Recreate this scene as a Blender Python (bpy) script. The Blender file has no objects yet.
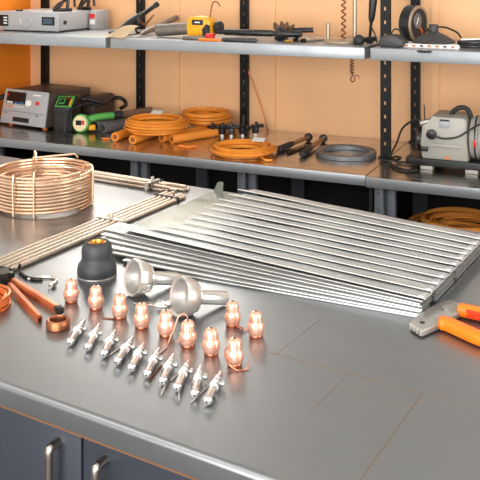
import bpy, bmesh, math, random
from mathutils import Vector, Matrix, Euler
random.seed(7)
scene = bpy.context.scene
COL = scene.collection
PI = math.pi
BR = math.radians(6.7)            # the back wall and its benches stand 6.7 degrees off the front workbench
BO = (-0.748, 2.801)              # front right reference point of the back bench
CB, SB = math.cos(BR), math.sin(BR)
ZF, ZB, ZS = 0.90, 0.80, 1.243    # front worktop, back bench top, shelf top

def W(s, t, z=0.0):               # back-wall frame (along the wall, into the wall) -> world
    return Vector((BO[0] + s*CB - t*SB, BO[1] + s*SB + t*CB, z))

# ------------------------------------------------------------------ camera, world, lights, exposure
cam = bpy.data.cameras.new('camera'); camo = bpy.data.objects.new('camera', cam); COL.objects.link(camo)
camo.location = (0, 0, 1.52); camo.rotation_euler = (PI/2, 0, math.radians(31))
cam.sensor_width = 36; cam.lens = 834/480*36; cam.shift_y = -268/480; cam.clip_start = 0.02
scene.camera = camo
vs = scene.view_settings
vs.view_transform = 'Standard'; vs.look = 'None'; vs.gamma = 1; vs.use_curve_mapping = False; vs.exposure = 0.0
world = bpy.data.worlds.new('world'); scene.world = world; world.use_nodes = True
world.node_tree.nodes['Background'].inputs[0].default_value = (0.9, 0.95, 1, 1)
world.node_tree.nodes['Background'].inputs[1].default_value = 0.3

def area(name, s, t, z, sx, sy, power, col=(1, 1, 1), rot=(0, 0, 0), spread=180):
    l = bpy.data.lights.new(name, 'AREA'); l.shape = 'RECTANGLE'; l.size = sx; l.size_y = sy
    l.energy = power; l.color = col; l.spread = math.radians(spread)
    o = bpy.data.objects.new(name, l); COL.objects.link(o); o.location = W(s, t, z)
    o.rotation_euler = (rot[0], rot[1], BR + rot[2]); return o
# ceiling panels of the workshop, plus one added narrow downlight
area('ceiling_area_light', 0.5, -0.9, 2.57, 1.2, 0.5, 5, (1, .99, .97))
area('ceiling_area_light', -2.0, -1.2, 2.57, 0.6, 0.9, 16, (1, .99, .98), spread=70)  # unseen downlight added to brighten the left of the worktop
area('ceiling_area_light', 0.9, -2.9, 2.57, 1.4, 0.7, 7, (1, .99, .97))
area('ceiling_area_light', -1.5, -2.75, 2.57, 1.75, 0.7, 10, (1, .99, .97))
# unseen area light added high on the back wall for the worktop sheen
area('sheen_light', -1.80, .64, 1.90, 1.12, .70, 25, (.97, .99, 1), (math.radians(90), 0, 0))
# soft frontal fill added behind the camera, no window there
area('fill_light', 0.0, -4.3, 1.5, 3.2, 1.8, 150, (.97, .985, 1), (math.radians(90), 0, 0))
# unseen side fill added at the right hand wall
area('fill_light', 2.12, -1.3, 1.6, 1.2, 1.6, 28, (.97, .985, 1), (0, math.radians(90), 0))

# ------------------------------------------------------------------ materials
def lin(c):
    return tuple(((v/255)/12.92 if v/255 <= .04045 else ((v/255+.055)/1.055)**2.4) for v in c) + (1,)
def mat(name, c, metal=0.0, rough=0.5, var=0.0, scale=20, stretch=(1, 1, 1), rvar=0.0, bump=0.0, c2=None, coat=0.0, spec=None):
    m = bpy.data.materials.new(name); m.use_nodes = True
    nt = m.node_tree; p = nt.nodes['Principled BSDF']
    p.inputs['Base Color'].default_value = lin(c); p.inputs['Metallic'].default_value = metal; p.inputs['Roughness'].default_value = rough
    if coat: p.inputs['Coat Weight'].default_value = coat
    if spec is not None: p.inputs['Specular IOR Level'].default_value = spec
    if var or rvar or bump or c2:
        tc = nt.nodes.new('ShaderNodeTexCoord'); mp = nt.nodes.new('ShaderNodeMapping'); mp.inputs['Scale'].default_value = stretch
        nz = nt.nodes.new('ShaderNodeTexNoise'); nz.inputs['Scale'].default_value = scale; nz.inputs['Detail'].default_value = 5
        nt.links.new(tc.outputs['Object'], mp.inputs[0]); nt.links.new(mp.outputs[0], nz.inputs['Vector'])
        if var or c2:
            mx = nt.nodes.new('ShaderNodeMix'); mx.data_type = 'RGBA'
            a = lin(c); b = lin(c2) if c2 else tuple(x*(1-var) for x in a[:3]) + (1,)
            if not c2: a = tuple(min(1, x*(1+var*.6)) for x in a[:3]) + (1,)
            mx.inputs[6].default_value = a; mx.inputs[7].default_value = b
            mr = nt.nodes.new('ShaderNodeMapRange'); mr.inputs[1].default_value = .35; mr.inputs[2].default_value = .65
            nt.links.new(nz.outputs[0], mr.inputs[0]); nt.links.new(mr.outputs[0], mx.inputs[0]); nt.links.new(mx.outputs[2], p.inputs['Base Color'])
        if rvar:
            m2 = nt.nodes.new('ShaderNodeMapRange'); m2.inputs[1].default_value = .3; m2.inputs[2].default_value = .7
            m2.inputs[3].default_value = max(.02, rough-rvar); m2.inputs[4].default_value = rough+rvar
            nt.links.new(nz.outputs[0], m2.inputs[0]); nt.links.new(m2.outputs[0], p.inputs['Roughness'])
        if bump:
            b_ = nt.nodes.new('ShaderNodeBump'); b_.inputs['Strength'].default_value = bump; b_.inputs['Distance'].default_value = .002
            nt.links.new(nz.outputs[0], b_.inputs['Height']); nt.links.new(b_.outputs[0], p.inputs['Normal'])
    return m
M = {}
M['wall'] = mat('orange wall paint', (238, 184, 135), 0, .6, .05, 3, bump=.05)
M['leftwall'] = mat('deep orange wall paint', (240, 136, 26), 0, .6, .05, 3)
M['white'] = mat('white plaster', (225, 222, 216), 0, .7, .03, 4)
M['upper'] = mat('pale wall for reflections', (205, 200, 192), 0, .6, .03, 4)  # unseen wall areas made pale so the worktop reflects a neutral tone
M['floor'] = mat('concrete floor', (70, 68, 66), 0, .55, .15, 3)
M['top'] = mat('brushed steel top', (142, 144, 147), .88, .31, .015, 2, (2, 8, 2), .015, .0)
M['seam'] = mat('discoloured seam', (150, 132, 112), 1, .4)
M['strip'] = mat('brown edge strip', (120, 84, 60), .2, .4)
M['door'] = mat('slate blue lacquer', (40, 44, 53), 0, .38, .04, 6)
M['carcass'] = mat('dark carcass', (40, 42, 48), 0, .5)
M['handle'] = mat('brushed nickel', (176, 166, 154), 1, .28)
M['bronze'] = mat('bronze wire', (226, 188, 156), .8, .24, .1, 9)
M['rod'] = mat('pale bronze rod', (222, 206, 190), .95, .16, .1, 12)
M['clip'] = mat('pale clip', (196, 188, 178), .4, .4)
M['tie'] = mat('black tie', (26, 24, 22), 0, .45)
M['plate'] = mat('sheet steel', (146, 149, 142), .6, .22, .05, 5, (1, 3, 1), .06)
M['alu'] = mat('aluminium', (198, 202, 204), .6, .32, .06, 5, (1, 26, 8), .05)
M['alubead'] = mat('polished aluminium edge', (236, 233, 227), .8, .3, .06, 24)
M['aluside'] = mat('mill aluminium', (160, 161, 161), .8, .3, .08, 5, (1, 26, 8), .05)
M['rubber'] = mat('black rubber', (50, 50, 53), 0, .5, .1, 30)
M['brass'] = mat('brass', (200, 150, 76), 1, .28)
M['chrome'] = mat('polished steel', (228, 224, 218), .85, .2, .06, 30)
M['fit'] = mat('nickel plated steel', (196, 195, 193), .8, .2, .06, 30)
M['steel'] = mat('satin steel', (206, 198, 190), .7, .34, .08, 40)
M['copper'] = mat('bright copper', (255, 192, 166), .75, .24, .04, 60)
M['copperdk'] = mat('dark copper', (214, 132, 100), 1, .24, .1, 40)
M['hole'] = mat('dark bore', (40, 20, 14), 0, .6)
M['coppercoil'] = mat('orange copper wire', (222, 128, 70), .8, .28, .15, 12)
M['copperarm'] = mat('worn copper arm', (222, 138, 92), .7, .28, .2, 14, c2=(188, 102, 62))
M['copperring'] = mat('brown copper ring', (160, 100, 68), .85, .34, .15, 30)
M['darkmetal'] = mat('dark metal', (44, 41, 39), .6, .4, .1, 30)
M['orange'] = mat('orange grip', (246, 122, 12), 0, .38, .05, 10)
M['red'] = mat('red orange grip', (236, 62, 22), 0, .38, .05, 10)
M['jaw'] = mat('grey tool steel', (165, 161, 156), .6, .36, .1, 30)
M['bench'] = mat('grey bench steel', (206, 202, 198), 1, .24, .06, 4, (2, 8, 2), .05)
M['benchedge'] = mat('grey bench edge', (172, 174, 178), .7, .42, .05, 6)
M['leg'] = mat('grey painted leg', (96, 100, 106), .2, .5, .08, 8)
M['dark'] = mat('under bench shade', (22, 20, 19), 0, .7)  # black that stands in for the shade under the benches
M['post'] = mat('black post', (12, 12, 13), .0, .5, spec=.25)
M['shelf'] = mat('galvanised shelf', (160, 164, 168), .45, .40, .06, 5, (2, 8, 2), .05)
M['psu'] = mat('grey instrument panel', (168, 168, 170), .1, .4, .04, 10)
M['psudk'] = mat('dark instrument housing', (84, 72, 64), .2, .45, .08, 6)
M['black'] = mat('black plastic', (24, 24, 25), 0, .38)
M['blackm'] = mat('matt black', (34, 33, 34), 0, .6)
M['screen'] = mat('dark screen', (14, 16, 20), 0, .12)
M['blue'] = mat('blue display digits', (66, 112, 160), 0, .4)
M['glassblue'] = mat('dim display glass', (62, 78, 92), 0, .2)
M['whitep'] = mat('white plastic', (232, 230, 224), 0, .45)
M['cream'] = mat('cream paper', (232, 208, 168), 0, .7, .04, 8)
M['redp'] = mat('red plastic', (214, 40, 34), 0, .35)
M['orangep'] = mat('orange plastic', (236, 122, 32), 0, .4)
M['green'] = mat('green plastic', (84, 166, 76), 0, .38, .06, 20)
M['yellow'] = mat('yellow plastic', (238, 164, 10), 0, .38, .04, 20)
M['greytube'] = mat('dark grey sleeve', (98, 96, 97), 0, .55, .1, 20)
M['browntube'] = mat('brown grip', (122, 92, 72), 0, .5, .12, 16)
M['file'] = mat('grey file steel', (122, 112, 102), .5, .5, .15, 40)
M['hose'] = mat('orange tubing', (234, 142, 50), 0, .42, .1, 10, (1, 1, 1), 0, .0)
M['cable'] = mat('orange cable', (250, 156, 54), .1, .38, .14, 12)
M['cabledull'] = mat('dull orange cable', (252, 164, 72), 0, .5, .14, 12)
M['boreshade'] = mat('hose hollow shade', (150, 78, 26), 0, .6)
M['wood'] = mat('brown wood', (154, 98, 60), 0, .5, .2, 20, (1, 8, 1))
M['ring'] = mat('grey cast ring', (118, 119, 122), .5, .45, .08, 20)
M['pump'] = mat('beige grey casing', (162, 158, 149), .1, .45, .05, 12)
M['taupe'] = mat('champagne metal', (166, 148, 124), .5, .3, .06, 30)
M['rock'] = mat('brown bark metal', (108, 76, 52), .3, .6, .3, 60)
M['rust'] = mat('rust spot', (196, 104, 40), 0, .6)
M['hex'] = mat('brown steel', (138, 84, 54), .7, .35)
M['conegrey'] = mat('charcoal paint', (64, 62, 62), .2, .5)
M['wire'] = mat('copper wire on wall', (196, 112, 58), .5, .4)

# ------------------------------------------------------------------ mesh builder
class MB:
    def __init__(self): self.bm = bmesh.new()
    def box(self, c, size, rot=None, bev=0.0, seg=2):
        m = Matrix.Translation(Vector(c)) @ (rot.to_4x4() if rot else Matrix()) @ Matrix.Diagonal((size[0], size[1], size[2], 1))
        r = bmesh.ops.create_cube(self.bm, size=1, matrix=m)
        if bev:
            es = {e for v in r['verts'] for e in v.link_edges}
            bmesh.ops.bevel(self.bm, geom=list(es), offset=bev, segments=seg, affect='EDGES', profile=.5)
        return self
    def lathe(self, prof, n=28, mx=None, caps=True):
        mx = mx or Matrix(); rings = []
        for r, z in prof:
            if r < 1e-6: rings.append([self.bm.verts.new(mx @ Vector((0, 0, z)))])
            else: rings.append([self.bm.verts.new(mx @ Vector((r*math.cos(2*PI*i/n), r*math.sin(2*PI*i/n), z))) for i in range(n)])
        for a, b in zip(rings, rings[1:]):
            for i in range(n):
                j = (i+1) % n
                if len(a) == 1 and len(b) == 1: continue
                if len(a) == 1: self.bm.faces.new((a[0], b[j], b[i]))
                elif len(b) == 1: self.bm.faces.new((a[i], a[j], b[0]))
                else: self.bm.faces.new((a[i], a[j], b[j], b[i]))
        if caps:
            if len(rings[0]) > 1: self.bm.faces.new(rings[0][::-1])
            if len(rings[-1]) > 1: self.bm.faces.new(rings[-1])
        return self
    def cyl(self, a, b, r, r2=None, n=18):
        a, b = Vector(a), Vector(b); d = b-a
        mx = Matrix.Translation(a) @ d.to_track_quat('Z', 'Y').to_matrix().to_4x4()
        return self.lathe([(r, 0), (r if r2 is None else r2, d.length)], n, mx)
    def along(self, a, b, prof, n=24, caps=True):            # lathe profile (r, distance) along the line a->b
        a, b = Vector(a), Vector(b)
        return self.lathe(prof, n, Matrix.Translation(a) @ (b-a).to_track_quat('Z', 'Y').to_matrix().to_4x4(), caps)
    def tube(self, pts, r, n=8, closed=False):
        pts = [Vector(p) for p in pts]; N = len(pts); rings = []; nrm = None
        for i, p in enumerate(pts):
            if closed: t = pts[(i+1) % N]-pts[i-1]
            else: t = pts[min(i+1, N-1)]-pts[max(i-1, 0)]
            t = t.normalized()
            if nrm is None: nrm = t.orthogonal().normalized() if abs(t.z) > .9 else Vector((0, 0, 1))
            nrm = (nrm - t*nrm.dot(t)); nrm = nrm.normalized() if nrm.length > 1e-6 else t.orthogonal().normalized()
            bn = t.cross(nrm); rr = r[i] if isinstance(r, (list, tuple)) else r
            rings.append([self.bm.verts.new(p + (nrm*math.cos(2*PI*k/n) + bn*math.sin(2*PI*k/n))*rr) for k in range(n)])
        m = N if closed else N-1
        for i in range(m):
            a, b = rings[i], rings[(i+1) % N]
            for k in range(n): self.bm.faces.new((a[k], a[(k+1) % n], b[(k+1) % n], b[k]))
        if not closed: self.bm.faces.new(rings[0][::-1]); self.bm.faces.new(rings[-1])
        return self
    def prism(self, poly, z0, z1, bev=0.0, mx=None):
        mx = mx or Matrix()
        a = [self.bm.verts.new(mx @ Vector((x, y, z0))) for x, y in poly]; b = [self.bm.verts.new(mx @ Vector((x, y, z1))) for x, y in poly]
        fs = [self.bm.faces.new(a[::-1]), self.bm.faces.new(b)]; n = len(poly)
        for i in range(n): fs.append(self.bm.faces.new((a[i], a[(i+1) % n], b[(i+1) % n], b[i])))
        if bev:
            es = {e for f in fs for e in f.edges}
            bmesh.ops.bevel(self.bm, geom=list(es), offset=bev, segments=2, affect='EDGES', profile=.5)
        return self
    def build(self, name, m, parent=None, smooth=True, angle=38):
        bmesh.ops.recalc_face_normals(self.bm, faces=self.bm.faces[:])
        me = bpy.data.meshes.new(name); self.bm.to_mesh(me); self.bm.free(); me.materials.append(m if not isinstance(m, str) else M[m])
        if smooth:
            me.polygons.foreach_set('use_smooth', [True]*len(me.polygons)); me.set_sharp_from_angle(angle=math.radians(angle))
        o = bpy.data.objects.new(name, me); COL.objects.link(o)
        if parent: o.parent = parent
        return o

def smooth_path(pts, k=6):                                   # Catmull-Rom through the points
    P = [Vector(p) for p in pts]; P = [2*P[0]-P[1]] + P + [2*P[-1]-P[-2]]; out = []
    for i in range(1, len(P)-2):
        for j in range(k):
            t = j/k; a, b, c, d = P[i-1:i+3]
            out.append(.5*((2*b)+(c-a)*t+(2*a-5*b+4*c-d)*t*t+(3*b-a-3*c+d)*t**3))
    return out + [P[-2]]
def tag(o, label, cat, group=None):
    o['label'] = label; o['category'] = cat
    if group: o['group'] = group
    return o
def struct(o): o['kind'] = 'structure'; return o
def thing(name, label, cat, loc, rz=0.0, group=None):
    o = bpy.data.objects.new(name, None); o.empty_display_size = .05; COL.objects.link(o)
    o.location = loc; o.rotation_euler = (0, 0, rz); return tag(o, label, cat, group)
def back(name, label, cat, s, t, z, rz=0.0, group=None):     # a thing placed in the back-wall frame
    return thing(name, label, cat, W(s, t, z), BR+rz, group)
def copy_thing(o, label, loc=None, rz=None):                 # copy of a thing with its parts
    c = o.copy(); COL.objects.link(c); c['label'] = label
    if loc is not None: c.location = loc
    if rz is not None: c.rotation_euler = (0, 0, rz)
    for ch in list(o.children):
        d = ch.copy(); COL.objects.link(d); d.parent = c
        for g in list(ch.children):
            e = g.copy(); COL.objects.link(e); e.parent = d
    return c
RX = lambda a: Matrix.Rotation(a, 3, 'X')
RY = lambda a: Matrix.Rotation(a, 3, 'Y')
RZ = lambda a: Matrix.Rotation(a, 3, 'Z')

# ------------------------------------------------------------------ the room
def room_box(name, s0, s1, t0, t1, z0, z1, m):
    o = MB().box(((s0+s1)/2, (t0+t1)/2, (z0+z1)/2), (s1-s0, t1-t0, z1-z0)).build(name, m, smooth=False)
    o.location = (BO[0], BO[1], 0); o.rotation_euler = (0, 0, BR); return struct(o)
S0, S1, T0, T1, H = -2.38, 2.2, -4.4, 0.66, 2.6
room_box('floor', S0-.1, S1+.1, T0-.1, T1+.1, -.1, 0, 'floor')
room_box('ceiling', S0-.1, S1+.1, T0-.1, T1+.1, H, H+.1, 'white')
room_box('wall_back', S0-.1, S1+.1, T1, T1+.1, 0, 1.53, 'wall')
room_box('wall_back_upper', S0-.1, S1+.1, T1, T1+.1, 1.53, H, 'upper')
room_box('wall_left', S0-.1, S0, T0, .05, 0, H, 'upper')
room_box('wall_left_corner', S0-.1, S0, .05, T1, 0, 1.53, 'leftwall')
room_box('wall_left_upper', S0-.1, S0, .05, T1, 1.53, H, 'upper')
room_box('wall_right', S1, S1+.1, T0, T1, 0, H, 'white')
room_box('wall_front', S0-.1, S1+.1, T0-.1, T0, 0, H, 'white')
for i, (a, b) in enumerate(((-1.548, -1.494), (-1.027, -.998), (-.292, -.258))):
    room_box('trim_%d' % (i+1), a, b, T1-.008, T1, 0, 1.53, 'wall')

# ------------------------------------------------------------------ front workbench
wt = thing('worktop', 'wide brushed steel worktop with rounded front edge and faint seams', 'worktop', (0, 0, ZF))
def rounded_top(x0, x1, y0, y1, th, r):
    m = MB(); prof = []
    for k in range(7):
        a = PI/2*k/6; prof.append((y0+r-r*math.sin(a), -r+r*math.cos(a)))
    prof += [(y0, -th+.002), (y0+.002, -th), (y1, -th), (y1, -.002), (y1-.002, 0)]
    mx = Matrix(((0, 0, 1, 0), (1, 0, 0, 0), (0, 1, 0, 0), (0, 0, 0, 1)))
    m.prism(prof, x0, x1, mx=mx); return m
rounded_top(-2.6, .95, .893, 2.0, .035, .009).build('top_plate', 'top', wt, angle=30)
MB().box((-.82, .905, -.0365), (3.5, .02, .003)).build('edge_strip', 'strip', wt)
def seam(x0, y0, x1, y1, w=.0022):
    d = Vector((x1-x0, y1-y0, 0)); c = Vector(((x0+x1)/2, (y0+y1)/2, .0001))
    MB().box(c, (d.length, w, .0003), RZ(math.atan2(d.y, d.x))).build('seam', 'seam', wt, smooth=False)
seam(-.66, 1.19, .9, 1.19); seam(-.647, 1.187, -.644, 1.36, .0014); seam(-.402, 1.187, -.398, .92); seam(-.52, 1.187, -.52, 1.06, .0014); seam(-.52, 1.145, -.402, 1.145, .0014)

cb = thing('base_cabinet', 'slate blue base cabinet with nickel bar handles under the steel worktop', 'cabinet', (0, 0, 0))
MB().box((-.82, 1.45, .48), (3.36, 1.03, .76)).build('carcass', 'carcass', cb, smooth=False)
MB().box((-.82, 1.47, .05), (3.3, .95, .10)).build('plinth', 'carcass', cb, smooth=False)
for i, (xa, xb, hs) in enumerate(((-1.617, -1.217, 1), (-1.217, -.817, 1), (-.817, -.417, -1), (-.417, -.017, -1))):
    d = MB().box(((xa+xb)/2, .926, .482), (xb-xa-.004, .02, .756), bev=.0025).build('door', 'door', cb)
    hx = xb-.044 if hs > 0 else xa+.044
    h = MB().tube(smooth_path([(hx, .917, .828), (hx, .902, .828), (hx, .8965, .825), (hx, .895, .815), (hx, .895, .70), (hx, .8965, .686), (hx, .902, .681), (hx, .917, .681)], 4), .0066, 10)
    h.build('handle', 'handle', d)

# ---- wire coil
def helix(r, z0, z1, turns, jit=.0, n=56, cx=0, cy=0, ph=0):
    out = []; N = int(n*turns); offs = [(random.uniform(-jit, jit), random.uniform(-jit, jit)) for _ in range(int(turns)+3)]
    for i in range(N+1):
        a = i/n; k = int(a); f = a-k
        ox = offs[k][0]*(1-f)+offs[k+1][0]*f; oy = offs[k][1]*(1-f)+offs[k+1][1]*f
        out.append((cx+ox+r*math.cos(2*PI*a+ph), cy+oy+r*math.sin(2*PI*a+ph), z0+(z1-z0)*i/N))
    return out
wc = thing('wire_coil', 'tall round coil of bronze wire standing on the steel worktop', 'wire coil', (-1.596, 1.642, ZF))
MB().tube(helix(.1255, .004, .099, 11, .002), .0038, 8).build('coiled_wire', 'bronze', wc)
MB().tube(helix(.117, .004, .082, 6, .003, ph=1), .0036, 8).build('inner_wire', 'bronze', wc)
for a, hh in ((-1.42, .104), (-1.0, .112), (2.55, .112), (.4, .106)):
    c, s_ = math.cos(a), math.sin(a); ro, ri = .1335, .108
    MB().tube(smooth_path([(ro*c, ro*s_, .003), (ro*c, ro*s_, hh-.006), (.121*c, .121*s_, hh), (ri*c, ri*s_, hh-.006), (ri*c, ri*s_, .003)], 4), .0024, 8).build('tie_wire', 'bronze', wc)
MB().tube([(-.095, .052, .102), (-.005, .124, .110), (.008, .122, .102)], .003, 8).build('loose_end', 'bronze', wc)

# ---- rod bundles
def rod_bundle(label, a, b, rods, clips, r):
    a, b = Vector(a), Vector(b); L = (b-a).length; rz = math.atan2((b-a).y, (b-a).x)
    t = thing('rod_bundle', label, 'rods', (a.x, a.y, ZF), rz)
    for y, z, x0, x1 in rods: MB().cyl((x0, y, z), (L+x1, y, z), r, n=12).build('rod', 'rod', t)
    ys = [q[0] for q in rods]; zs = [q[1] for q in rods]; y0, y1, z1 = min(ys)-r-.0015, max(ys)+r+.0015, max(zs)+r+.0015
    for x, w, m_, nm in clips:
        o = MB(); zt = z1
        o.box((x, (y0+y1)/2, zt), (w, y1-y0+.002, .002)); o.box((x, y0, zt/2), (w, .002, zt)); o.box((x, y1, zt/2), (w, .002, zt)); o.box((x, (y0+y1)/2, .0005), (w, y1-y0, .001))
        if nm == 'clip': o.box((x, (y0+y1)/2, zt+.007), (w*.6, .012, .014), bev=.002)
        o.build(nm, m_, t)
    return t
r = .0046
rod_bundle('bundle of bronze rods lying behind the bronze wire coil', (-1.78, 1.935), (-1.345, 1.935),
           [(-.034, r, 0, -.05), (-.022, r, .01, -.04), (-.010, r, .0, -.02), (.002, r, 0, 0), (.014, r, .02, .005), (-.028, 3*r-.001, 0, -.03), (-.004, 3*r-.001, 0, -.06), (.008, 3*r-.001, 0, .0)],
           [(.33, .008, 'clip', 'clip'), (.345, .004, 'tie', 'tie')], r)
r = .0052
rod_bundle('bundle of bronze rods running back beside the thin steel sheet', (-1.322, 1.10), (-1.339, 1.888),
           [(-.033, r, 0, -.01), (-.0165, r, 0, 0), (0.0, r, 0, -.02), (.0165, r, 0, .01), (.033, r, 0, 0)],
           [(.122, .006, 'tie', 'tie'), (.50, .012, 'clip', 'clip'), (.74, .005, 'tie', 'tie')], r)

# ---- steel sheet with turned-up corner
ss = thing('steel_sheet', 'thin grey steel sheet with turned up back corner beneath the slats', 'sheet', (0, 0, ZF))
MB().box((-.899, 1.755, .001), (.753, .45, .002)).build('sheet', 'plate', ss, smooth=False)
MB().prism([(-1.275, 0), (-1.245, 0), (-1.243, .024), (-1.246, .029), (-1.252, .030), (-1.262, .026)], -.0012, .0012,
           mx=Matrix.Translation((0, 1.978, .002)) @ Matrix.Rotation(PI/2, 4, 'X')).build('corner_tab', 'plate', ss, smooth=False)

# ---- aluminium strips (lower stacks) and slats (top layer)
def strip(label, x0, x1, y, w, z, th, rot, group):
    t = thing('aluminium_strip', label, 'strip', (x1, y, ZF+z), rot, group)
    L = x1-x0; prof = [(-w/2, th), (-w/2, .0006), (-w/2+.002, .0006), (-w/2+.002, 0), (w/2-.002, 0), (w/2-.002, .0006), (w/2, .0006), (w/2, th)]
    mx = Matrix(((0, 0, 1, 0), (1, 0, 0, 0), (0, 1, 0, 0), (0, 0, 0, 1)))
    MB().prism(prof, -L, 0, mx=mx).build('channel', 'aluside', t, smooth=False)
    MB().cyl((-L, -w/2+.0004, th-.0009), (.0, -w/2+.0004, th-.0009), .0010, n=8).build('rolled_edge', 'alubead', t)
    return t
words = ('bottom', 'second', 'third', 'fourth', 'fifth', 'sixth', 'topmost')
th = .0042
fan = ((5.8, .53), (4.7, .64), (3.4, .68), (2.0, .715), (.5, .74), (-1.0, .755), (-2.3, .765))
for k, (a, L) in enumerate(fan):
    strip('thin aluminium strip, %s one of the fanned front stack' % words[k], -.49-L, -.489-.002*(k % 3), 1.472-.003*(k % 2)+.0012*k, .058, .0002+k*(th+.00012), th, math.radians(a), 'aluminium strips in the fanned front stack')
for sec, (y0, y1, nm) in enumerate(((1.524, 1.648, 'middle'), (1.656, 1.862, 'rear'))):
    for k in range(4):
        strip('wide aluminium strip, %s layer of the %s stack under the slats' % (words[k] if k < 3 else 'topmost', nm), -1.06+.01*k, -.49-.002*(k % 2), (y0+y1)/2, y1-y0-.004, .0022+k*.0064, .0062, 0, 'aluminium strips stacked under the slats')
def slat(label, xr, yr, xl, yl, z):
    d = Vector((xr-xl, yr-yl, 0)); L = d.length; rz = math.atan2(d.y, d.x)
    t = thing('aluminium_profile', label, 'slat', (xr, yr, ZF+z), rz, 'aluminium slats lying in the top row')
    w = .040; n = 14; P_ = MB(); rows = []
    for i in range(n+1):
        x = -L + L*i/n; wob = .0005*math.sin(i*1.3+xl*40)
        rows.append([P_.bm.verts.new((x, y, zz+wob*(y > .01))) for y, zz in ((.001, .0054), (.010, .0051), (.024, .0030), (w, .0018), (w, .0005), (.001, .0038))])
    for a, b in zip(rows, rows[1:]):
        for j in range(6): P_.bm.faces.new((a[j], a[(j+1) % 6], b[(j+1) % 6], b[j]))
    P_.bm.faces.new(rows[0][::-1]); P_.bm.faces.new(rows[-1]); P_.build('panel', 'alu', t)
    MB().tube(smooth_path([(-L-.004, .008, .0046), (-L-.004, .001, .0052), (-L+.004, -.001, .0055), (-L*.5, -.001+random.uniform(-.001, .001), .0055), (0, -.001, .0055)], 5), .0012, 8).build('front_bead', 'alubead', t)
    MB().box((-.008, .015, .0050), (.012, .022, .004), bev=.001).build('end_clip', 'alu', t)
    MB().box((.0006, .014, .0036), (.0016, .026, .0028)).build('end_cap', 'alubead', t)
    return t
SL = [(1.448, -1.20, 1.486), (1.487, -1.155, 1.523), (1.526, -1.115, 1.562), (1.563, -1.12, 1.604), (1.604, -1.118, 1.642), (1.644, -1.119, 1.680), (1.684, -1.122, 1.728), (1.718, -1.123, 1.765), (1.754, -1.128, 1.808), (1.790, -1.131, 1.860), (1.832, -1.136, 1.914)]
order = ('front slat of the top row, nearest the pliers', 'second slat from the front', 'third slat from the front', 'fourth slat from the front', 'fifth slat from the front', 'sixth slat, in the middle of the row', 'fifth slat from the back', 'fourth slat from the back', 'third slat from the back', 'second slat from the back', 'rearmost slat of the top row, nearest the back bench')
for k, (yr, xl, yl) in enumerate(SL):
    slat('long aluminium slat with rolled edge, ' + order[k], -.486, yr, xl, yl, .0312 + .0003*(k % 2))

# ---- rubber cup
rc = thing('torch_cup', 'black rubber torch cup with brass bore standing on the worktop', 'rubber cup', (-1.1297, 1.312, ZF)); rc.scale = (1.08, 1.08, 1.1)
MB().lathe([(.0365, 0), (.0375, .001), (.0370, .003), (.034, .003)], 40).build('base_ring', 'jaw', rc)
MB().lathe([(.0362, .003), (.0372, .006), (.0370, .014), (.0350, .022), (.0305, .0275), (.0285, .033), (.0290, .040), (.0288, .049), (.0270, .057), (.0235, .0615), (.0185, .0635), (.0165, .0625), (.0155, .058), (.0155, .045)], 40, caps=False).build('rubber_body', 'rubber', rc)
MB().lathe([(.0160, .0620), (.0148, .0622), (.0132, .059), (.0128, .036), (0, .036)], 32, caps=False).build('brass_bore', 'brass', rc)

# ---- silver flared fittings
def flared(label, cx, cy, rz, lever, sides):
    t = thing('flared_fitting', label, 'fitting', (cx, cy, ZF), rz)
    R1, RT, L = .0355, .0125, .104
    tilt = math.asin((R1-RT)/L); ax = Vector((math.cos(tilt), 0, -math.sin(tilt))); a = Vector((0, 0, R1*math.cos(tilt)+.0005))
    b = a+ax*L
    MB().along(a, b, [(.030, .001), (.0345, -.001), (R1, .004), (.0345, .016), (.031, .024), (.026, .032), (.021, .036)], sides, caps=False).build('outer_cup', 'steel', t, angle=25)
    MB().along(a, b, [(.030, .001), (.026, .010), (.020, .020), (.012, .024), (0, .024)], 28, caps=False).build('bore', 'jaw', t)
    MB().along(a, b, [(.021, .034), (.016, .040), (RT, .044), (RT, .098), (RT-.0015, .100), (RT-.003, .100), (RT-.003, .090)], 24).build('tube', 'chrome', t)
    MB().along(a, b, [(.0235, .028), (.0265, .029), (.0265, .033), (.0235, .034)], 28).build('collar', 'chrome', t)
    if lever:
        u = Vector((-.012, .038, .014)); MB().box(u, (.010, .05, .0025), RX(math.radians(-9)) , bev=.0008).build('lever', 'chrome', t)
    else:
        MB().box((.012, -.033, .022), (.016, .006, .012), bev=.001).build('lug', 'chrome', t)
    return t
flared('flared silver fitting lying beside the black rubber cup', -.998, 1.262, math.radians(66), False, 10)
flared('flared silver fitting with side lever lying nearest the copper nozzles', -.868, 1.232, math.radians(62), True, 32)
tl = thing('silver_spatula', 'thin tapered silver blade lying between the two flared fittings', 'blade', (-.922, 1.262, ZF), math.radians(24)); tl.scale = (1.5, 1.5, 1)
MB().prism([(-.040, -.004), (-.004, -.012), (.006, -.011), (.006, .008), (-.004, .008)], .0003, .0025, .0006).build('blade', 'chrome', tl)
MB().tube([(.002, -.002, .004), (.020, -.006, .004)], .0035, 10).build('tang', 'chrome', tl)

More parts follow.
